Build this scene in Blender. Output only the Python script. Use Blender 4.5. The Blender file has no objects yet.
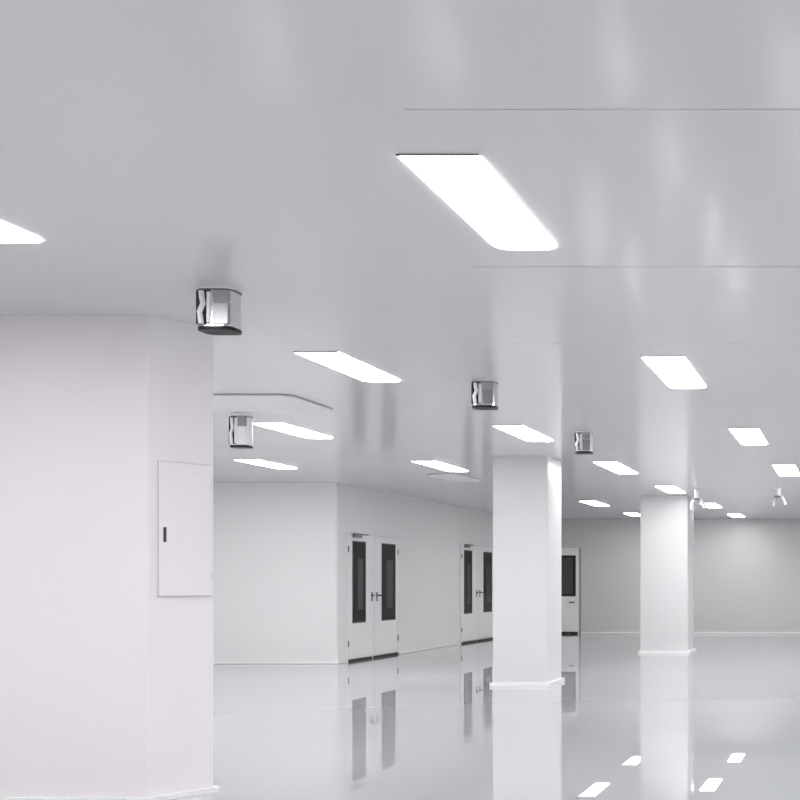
import bpy, bmesh, math
from mathutils import Vector

H=2.9
CX=850.0; F=1142.0; CAMZ=1.31
S=bpy.context.scene
S.view_settings.view_transform='Standard'
S.view_settings.look='None'

# ---------------- materials ----------------
def mat(name,col,rough=0.5,metal=0.0,spec=0.5,emit=None,es=0.0,noise=0.0,nscale=0.6,ior=1.5):
    m=bpy.data.materials.new(name); m.use_nodes=True
    nt=m.node_tree; b=nt.nodes['Principled BSDF']
    b.inputs['Base Color'].default_value=(*col,1)
    b.inputs['Roughness'].default_value=rough
    b.inputs['Metallic'].default_value=metal
    b.inputs['IOR'].default_value=ior
    b.inputs['Specular IOR Level'].default_value=spec
    if emit:
        b.inputs['Emission Color'].default_value=(*emit,1)
        b.inputs['Emission Strength'].default_value=es
    if noise>0:
        tc=nt.nodes.new('ShaderNodeTexCoord')
        n=nt.nodes.new('ShaderNodeTexNoise'); n.inputs['Scale'].default_value=nscale
        n.inputs['Detail'].default_value=3
        r=nt.nodes.new('ShaderNodeValToRGB')
        r.color_ramp.elements[0].position=0.3; r.color_ramp.elements[1].position=0.7
        r.color_ramp.elements[0].color=(*[c*(1-noise) for c in col],1)
        r.color_ramp.elements[1].color=(*[min(1,c*(1+noise)) for c in col],1)
        nt.links.new(tc.outputs['Object'],n.inputs['Vector'])
        nt.links.new(n.outputs['Fac'],r.inputs['Fac'])
        nt.links.new(r.outputs['Color'],b.inputs['Base Color'])
    return m
M_ceil=mat('ceiling_panel_gloss',(0.715,0.708,0.732),0.15,spec=0.42,noise=0.015)
M_floor=mat('epoxy_floor',(0.47,0.48,0.495),0.004,noise=0.02,ior=1.65)
M_wall=mat('wall_panel_paint',(0.805,0.797,0.80),0.38,noise=0.015)
M_walln=mat('wall_panel_paint_warm',(0.865,0.825,0.85),0.4,noise=0.01)
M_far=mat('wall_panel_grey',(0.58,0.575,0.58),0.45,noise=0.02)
M_col=mat('column_paint',(0.70,0.695,0.70),0.35,noise=0.01)
M_trim=mat('white_trim',(0.90,0.90,0.90),0.25)
M_seam=mat('seam_sealant',(0.45,0.45,0.47),0.5)
M_seamw=mat('seam_light',(0.60,0.60,0.62),0.4)
M_diff=mat('light_diffuser',(0.9,0.9,0.9),0.5,emit=(1,0.995,0.995),es=25)
M_dark=mat('dark_metal',(0.06,0.06,0.065),0.4,0.5)
M_black=mat('black_rubber',(0.012,0.012,0.013),0.5,spec=0.3)
M_glass=mat('dark_window_glass',(0.02,0.021,0.022),0.25,spec=0.08)
M_glass2=mat('dark_window_glass_grey',(0.075,0.08,0.08),0.25,spec=0.08)
M_chrome=mat('stainless_steel',(0.68,0.68,0.69),0.14,1.0,noise=0.1,nscale=12)
M_grey=mat('grey_metal',(0.26,0.26,0.27),0.3,0.7)
M_door=mat('door_paint',(0.86,0.86,0.86),0.3)
M_frame=mat('door_frame_paint',(0.80,0.80,0.80),0.35)
M_plate=mat('plate_paint',(0.33,0.33,0.34),0.3)

# ---------------- helpers ----------------
def link(o): S.collection.objects.link(o); return o
def empty(name,loc=(0,0,0)):
    e=bpy.data.objects.new(name,None); e.location=loc; e.empty_display_size=0.1
    return link(e)
def mesh_obj(name,bm,m,loc=(0,0,0),parent=None,smooth=False):
    me=bpy.data.meshes.new(name); bmesh.ops.recalc_face_normals(bm,faces=bm.faces[:]); bm.to_mesh(me); bm.free()
    me.materials.append(m)
    if smooth:
        for p in me.polygons: p.use_smooth=True
        try: me.set_sharp_from_angle(angle=math.radians(40))
        except Exception: pass
    o=bpy.data.objects.new(name,me); o.location=loc; link(o)
    if parent: o.parent=parent
    return o
def box(name,a,b,m,parent=None,bev=0.0,seg=3,vert_only=False):
    c=[(a[i]+b[i])/2 for i in range(3)]; d=[abs(b[i]-a[i]) for i in range(3)]
    bm=bmesh.new(); bmesh.ops.create_cube(bm,size=1)
    for v in bm.verts: v.co=Vector((v.co.x*d[0],v.co.y*d[1],v.co.z*d[2]))
    if bev>0:
        es=bm.edges[:]
        if vert_only: es=[e for e in es if abs(e.verts[0].co.z-e.verts[1].co.z)>1e-4]
        bmesh.ops.bevel(bm,geom=es,offset=bev,segments=seg,affect='EDGES',profile=0.5)
    return mesh_obj(name,bm,m,c,parent,smooth=vert_only)
def rrect(w,d,r,n=6):
    pts=[]
    for cx,cy,a0 in ((w/2-r,d/2-r,0),(-w/2+r,d/2-r,90),(-w/2+r,-d/2+r,180),(w/2-r,-d/2+r,270)):
        for i in range(n+1):
            a=math.radians(a0+90*i/n); pts.append((cx+r*math.cos(a),cy+r*math.sin(a)))
    return pts
def prism(name,pts,z0,z1,m,parent=None,loc=(0,0,0),smooth=False):
    bm=bmesh.new()
    lo=[bm.verts.new((x,y,z0)) for x,y in pts]
    hi=[bm.verts.new((x,y,z1)) for x,y in pts]
    bm.faces.new(lo[::-1]); bm.faces.new(hi)
    n=len(pts)
    for i in range(n): bm.faces.new((lo[i],lo[(i+1)%n],hi[(i+1)%n],hi[i]))
    return mesh_obj(name,bm,m,loc,parent,smooth)
def tube(name,pts,r,m,parent=None):
    cu=bpy.data.curves.new(name,'CURVE'); cu.dimensions='3D'; cu.bevel_depth=r; cu.bevel_resolution=4; cu.use_fill_caps=True
    s=cu.splines.new('POLY'); s.points.add(len(pts)-1)
    for i,p in enumerate(pts): s.points[i].co=(*p,1)
    cu.materials.append(m)
    o=bpy.data.objects.new(name,cu); link(o)
    if parent: o.parent=parent
    return o
def arc(cx,cy,r,a0,a1,n=10): return [(cx+r*math.cos(math.radians(a0+(a1-a0)*i/n)),cy+r*math.sin(math.radians(a0+(a1-a0)*i/n))) for i in range(n+1)]

# ---------------- room shell ----------------
XL,XR,YB,YF=-11.0,7.0,-3.5,28.8
box('floor',(XL-.15,YB-.15,-0.12),(XR+.15,YF+.15,0),M_floor)
box('ceiling',(XL-.15,YB-.15,H),(XR+.15,YF+.15,H+0.12),M_ceil)
box('wall_back',(XL-.15,YB-.15,0),(XR+.15,YB,H),M_wall)
box('wall_right',(XR,YB,0),(XR+.15,YF,H),M_wall)
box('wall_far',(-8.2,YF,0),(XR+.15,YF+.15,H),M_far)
box('wall_left',(XL-.15,YB,0),(XL,18.25,H),M_wall)
prism('wall_door_side',[(-11.15,18.25),(-8.24,18.25),(-8.215,18.26),(-8.2,18.29),(-8.2,28.95),(-8.35,28.95),(-8.35,18.4),(-11.15,18.4)],0,H,M_wall)
# near partition with an angled end
A=Vector((-4.18,6.8)); B=Vector((-3.975,7.13)); u=(B-A).normalized(); nrm=Vector((u.y,-u.x))
ang=math.degrees(math.atan2(nrm.y,nrm.x))
r=0.02; half=math.radians((ang+90)/2); t=r*math.tan(half)
P=[(-11,6.8)]+arc(A.x-t,A.y+r,r,-90,ang)+[tuple(B),(-4.35,7.4),(-11,7.4)]
prism('wall_partition',P,0,H,M_walln)
def cove(name,a,b,m=M_trim): return box(name,a,b,m,bev=0.012,seg=2)
o_=0.03
P=[(-11,6.8-o_)]+arc(A.x-t,A.y+r,r+o_,-90,ang)+[(B.x+o_,B.y-0.01),(B.x+o_,B.y+.02),(-4.33,7.43),(-11,7.43)]
prism('baseboard_partition',P,0,0.03,M_trim)
cove('baseboard_far',(-8.2,28.77,0),(7,28.8,0.05),M_wall)
cove('baseboard_return',(-11,18.22,0),(-8.17,18.25,0.03))
cove('baseboard_door_side_a',(-8.2,18.25,0),(-8.17,18.55,0.03))
cove('baseboard_door_side_b',(-8.2,20.75,0),(-8.17,23.9,0.03))
cove('baseboard_door_side_c',(-8.2,26.35,0),(-8.17,28.76,0.03))

# ceiling panel seams
k=1
for y,x0,w,m in ((3.84,-1.50,0.0012,M_seam),(5.76,-1.9,0.0018,M_seam),(7.63,-2.3,0.0025,M_seamw)):
    box('trim_%d'%k,(x0,y-w,H-0.0015),(XR,y+w,H+0.002),m); k+=1

# ---------------- columns ----------------
def column(x0,x1,y0,y1):
    e=empty('column',((x0+x1)/2,(y0+y1)/2,0)); w=(x1-x0)/2; d=(y1-y0)/2
    box('shaft',(-w,-d,0),(w,d,H),M_col,e,bev=0.025,seg=4,vert_only=True)
    prism('base_skirt',rrect(2*w+0.08,2*d+0.08,0.05),0.0,0.045,M_trim,e)
    return e
column(-4.51,-3.81,14.4,15.1)
column(-3.88,-2.99,21.07,21.87)

# ---------------- ceiling lights ----------------
def light(cx,y0,L=1.22,w=0.3):
    e=empty('recessed_light_panel',(cx,y0+L/2,H))
    hw,hl,rr,rn=w/2,L/2,0.08,0.02
    pts=[]
    for cx_,cy_,a0,q in ((hw-rr,hl-rr,0,rr),(-hw+rr,hl-rr,90,rr),(-hw+rn,-hl+rn,180,rn),(hw-rn,-hl+rn,270,rn)):
        for i in range(7):
            a=math.radians(a0+15*i); pts.append((cx_+q*math.cos(a),cy_+q*math.sin(a)))
    prism('diffuser',pts,-0.005,0.002,M_diff,e)
    box('end_cap',(-w/2-0.004,-L/2-0.010,-0.006),(w/2+0.004,-L/2-0.001,0.002),M_grey,e)
    return e
vis=[(-1.533,4.25,1.20),(-3.89,4.12,1.22),(-3.69,7.89,1.16),(-1.32,8.05,1.30),(-5.84,11.4,1.22),(-7.87,14.85,1.15),
     (-3.48,11.6,1.28),(-5.61,15.0,1.4),(-3.25,15.1,1.65),(-1.10,11.8,1.4),(-3.08,18.9,1.5),(-5.17,22.4,1.5),
     (-0.90,15.5,1.6),(-5.08,26.3,1.2),(-2.88,23.0,1.4),(-2.72,26.7,1.3),(-0.68,19.1,1.4)]
for v in vis: light(*v)
for y in (0.4,4.2,8.0,11.8,15.5,19.1,22.9,26.6):
    for x in (1.3,3.6,5.8): light(x,y)
for x in (-8.5,-6.2,-3.9,-1.6): light(x,0.4)
for x in (-1.6,1.3,-3.9,-6.2): light(x,-2.8)
for x in (-8.5,-6.2): light(x,4.1)
for x,y in ((-6.05,8.2),(-8.0,8.2),(-10,8.2),(-8.1,11.4),(-10,11.4),(-10,14.85)): light(x,y)  # unseen panels added behind the partition to brighten the return wall

# ---------------- ceiling steel boxes ----------------
def jbox(x,y,w=0.20,d=0.17,h=0.235,body=None,cover=None):
    e=empty('ceiling_junction_box',(x,y,H))
    body=body or M_chrome; cover=cover or M_grey
    prism('mounting_flange',rrect(w+0.008,d+0.008,0.045),-0.016,-0.001,M_trim,e,smooth=True)
    prism('flange_gasket',rrect(w+0.012,d+0.012,0.047),-0.020,-0.015,M_dark,e,smooth=True)
    prism('housing',rrect(w,d,0.04),-h+0.02,-0.016,body,e,smooth=True)
    prism('bottom_rim',rrect(w+0.008,d+0.008,0.045),-h,-h+0.02,M_black,e,smooth=True)
    f=-d/2
    box('opening',(-w*0.49,f-0.004,-h+0.03),(-w*0.06,f+0.03,-0.022),M_black,e,bev=0.004,seg=1)
    box('opening_lining',(-w*0.18,f-0.007,-h+0.035),(-w*0.06,f+0.004,-0.03),M_trim,e,bev=0.004,seg=1)
    tube('conduit',[(-w*0.30,f-0.012,-0.03),(-w*0.28,f-0.012,-h*0.28),(-w*0.24,f-0.014,-h*0.42),(-w*0.34,f-0.014,-h*0.60),(-w*0.31,f-0.012,-h*0.8),(-w*0.31,f-0.010,-h+0.03)],0.014,M_trim,e)
    box('upper_cover',(w*0.0,f-0.004,-h*0.36),(w*0.46,f+0.02,-0.025),M_plate,e,bev=0.004,seg=1)
    box('lower_cover',(w*0.0,f-0.005,-h+0.028),(w*0.46,f+0.02,-h*0.38),cover,e,bev=0.004,seg=1)
    return e
jbox((220-CX)*6.2/F,6.20,0.185,0.14)
jbox((486-CX)*9.05/F,9.03,0.18,0.13,0.22)
jbox((584-CX)*12.1/F,12.1,0.17,0.14,0.23,M_trim)
jbox((247-CX)*11.0/F,10.9,0.17,0.14,0.31,M_trim,M_trim)
def nozzle(x,y,s=1.0):
    e=empty('ceiling_nozzle',(x,y,H))
    prism('rose',rrect(.12*s,.12*s,.055*s),-0.02,-0.001,M_trim,e,smooth=True)
    tube('drop_pipe',[(0,0,-0.02),(0,0,-0.18*s)],0.045*s,M_trim,e)
    tube('arm',[(0.02*s,0,-0.13*s),(0.10*s,-0.02,-0.22*s),(0.13*s,-0.02,-0.32*s)],0.03*s,M_trim,e)
    tube('arm_left',[(-.02*s,0,-0.14*s),(-0.08*s,-0.02,-0.24*s),(-0.085*s,-0.02,-0.34*s)],0.025*s,M_trim,e)
    tube('clamp',[(-.06*s,-0.05*s,-0.17*s),(0.06*s,-0.05*s,-0.17*s)],0.02*s,M_grey,e)
    return e
nozzle((697-CX)*19.6/F,19.6)
nozzle((778-CX)*19.3/F,19.3,0.9)
def access(x0,x1,y0,y1,r=0.12):
    e=empty('ceiling_access_panel',((x0+x1)/2,(y0+y1)/2,H)); w=x1-x0; d=y1-y0
    prism('rim',rrect(w,d,r),-0.008,-0.001,M_plate,e,smooth=True)
    prism('cover',rrect(w-.02,d-.03,r-.01),-0.016,-0.008,M_wall,e,smooth=True)
    return e
access(-6.2,-4.73,9.65,10.55)
access(-6.28,-5.72,16.75,17.9,0.2)

# ---------------- doors ----------------
def double_door(name,y0,y1):
    e=empty(name,(-8.2,(y0+y1)/2,0)); W=(y1-y0)/2; T=2.1
    fr=0.04
    box('frame_near',(0,-W-fr,0),(0.02,-W,T+fr),M_frame,e,bev=.004,seg=1)
    box('frame_far',(0,W,0),(0.02,W+fr,T+fr),M_frame,e,bev=.004,seg=1)
    box('frame_head',(0,-W,T),(0.02,W,T+fr),M_frame,e,bev=.004,seg=1)
    for s,nm in ((-1,'leaf_1'),(1,'leaf_2')):
        a,b=(-W+0.005,-0.006) if s<0 else (0.006,W-0.005)
        box(nm,(0.001,a,0.05),(0.018,b,T-0.005),M_door,e,bev=.004,seg=1)
        box(nm+'_seal',(0.001,a,0.0),(0.03,b-0.10 if s<0 else b,0.035),M_black,e)
        if s<0: wa,wb=-W+0.17,-W+0.66
        else: wa,wb=W-0.70,W-0.12
        box(nm+'_window_frame',(0.015,wa-.015,0.63),(0.022,wb+.015,1.99),M_dark,e,bev=.003,seg=1)
        box(nm+'_window_glass',(0.018,wa,0.65),(0.026,wb,1.97),M_glass,e)
        box(nm+'_window_reveal',(0.022,wa+.18,0.85),(0.0275,wb-.12,1.70),M_glass2,e)
        hy=s*0.10
        box(nm+'_lock_plate',(0.017,hy-.035,0.98),(0.026,hy+.035,1.14),M_grey,e,bev=.004,seg=1)
        tube(nm+'_handle',[(0.026,hy,1.08),(0.06,hy,1.08),(0.06,hy+s*0.09,1.08)],0.013,M_dark,e)
        for hz in (0.3,1.85):
            yy=-W if s<0 else W
            tube(nm+'_hinge',[(0.022,yy,hz-.05),(0.022,yy,hz+.05)],0.011,M_dark,e)
    box('door_closer',(0.02,-W+0.15,T-0.06),(0.065,-W+0.44,T-0.01),M_grey,e,bev=.006,seg=1)
    box('door_closer_arm',(0.03,-W+0.15,T-0.005),(0.05,-W+0.72,T+0.012),M_dark,e)
    box('meeting_gap',(0.0175,-0.003,0.05),(0.0190,0.003,T-0.01),M_seamw,e)
double_door('door_1',18.62,20.66)
double_door('door_2',24.05,26.2)
e=empty('door_3',(-7.45,28.8,0)); W=0.62;T=2.12
box('frame_left',(-W-.05,-.035,0),(-W,0,T+.05),M_trim,e,bev=.005,seg=1)
box('frame_right',(W,-.035,0),(W+.05,0,T+.05),M_plate,e,bev=.005,seg=1)
box('frame_head',(-W,-.035,T),(W,0,T+.05),M_trim,e,bev=.005,seg=1)
box('leaf',(-W+.005,-.025,0.06),(W,-.001,T-.005),M_door,e,bev=.004,seg=1)
box('bottom_seal',(-W+.005,-.03,0),(W-.03,-.001,0.05),M_black,e)
box('window_frame',(0.05,-.034,0.95),(W-.08,-.02,1.98),M_black,e)
box('window_glass',(0.09,-.038,1.0),(W-.15,-.03,1.93),M_glass2,e)
tube('handle',[(0.5,-.03,0.8),(0.5,-.07,0.8),(0.38,-.07,0.8)],0.014,M_dark,e)

# ---------------- electrical cabinet on the angled partition end ----------------
mid=(A+B)/2+u*0.015
e=empty('electrical_cabinet',(mid.x,mid.y,1.63)); e.rotation_euler=(0,0,math.radians(ang))
hwid=0.162
box('cabinet_body',(0.001,-hwid,-.41),(0.010,hwid,.41),M_walln,e,bev=.002,seg=1)
box('cabinet_gasket',(0.008,-hwid+.003,-.407),(0.0115,hwid-.003,.407),M_seam,e)
box('cabinet_door',(0.011,-hwid+.006,-.404),(0.020,hwid-.006,.404),M_walln,e,bev=.003,seg=2)
box('cabinet_lock',(0.019,-hwid+.030,-.08),(0.028,-hwid+.046,.01),M_dark,e,bev=.003,seg=1)
box('cabinet_label',(0.0198,0.02,.29),(0.0215,.09,.32),M_trim,e)
for z in (-.28,.28):
    tube('cabinet_hinge',[(0.012,hwid-.002,z-.03),(0.012,hwid-.002,z+.03)],0.003,M_seamw,e)

# ---------------- world + camera ----------------
w=bpy.data.worlds.new('World'); S.world=w; w.use_nodes=True
w.node_tree.nodes['Background'].inputs[0].default_value=(0.75,0.78,0.82,1)
w.node_tree.nodes['Background'].inputs[1].default_value=0.3
cam=bpy.data.cameras.new('camera'); co=bpy.data.objects.new('camera',cam); link(co)
co.location=(0,0,CAMZ); co.rotation_euler=(math.radians(90),0,0)
cam.sensor_width=36; cam.lens=F/800*36
cam.shift_x=-(CX-400)/800; cam.shift_y=(582-400)/800
cam.clip_end=200
S.camera=co
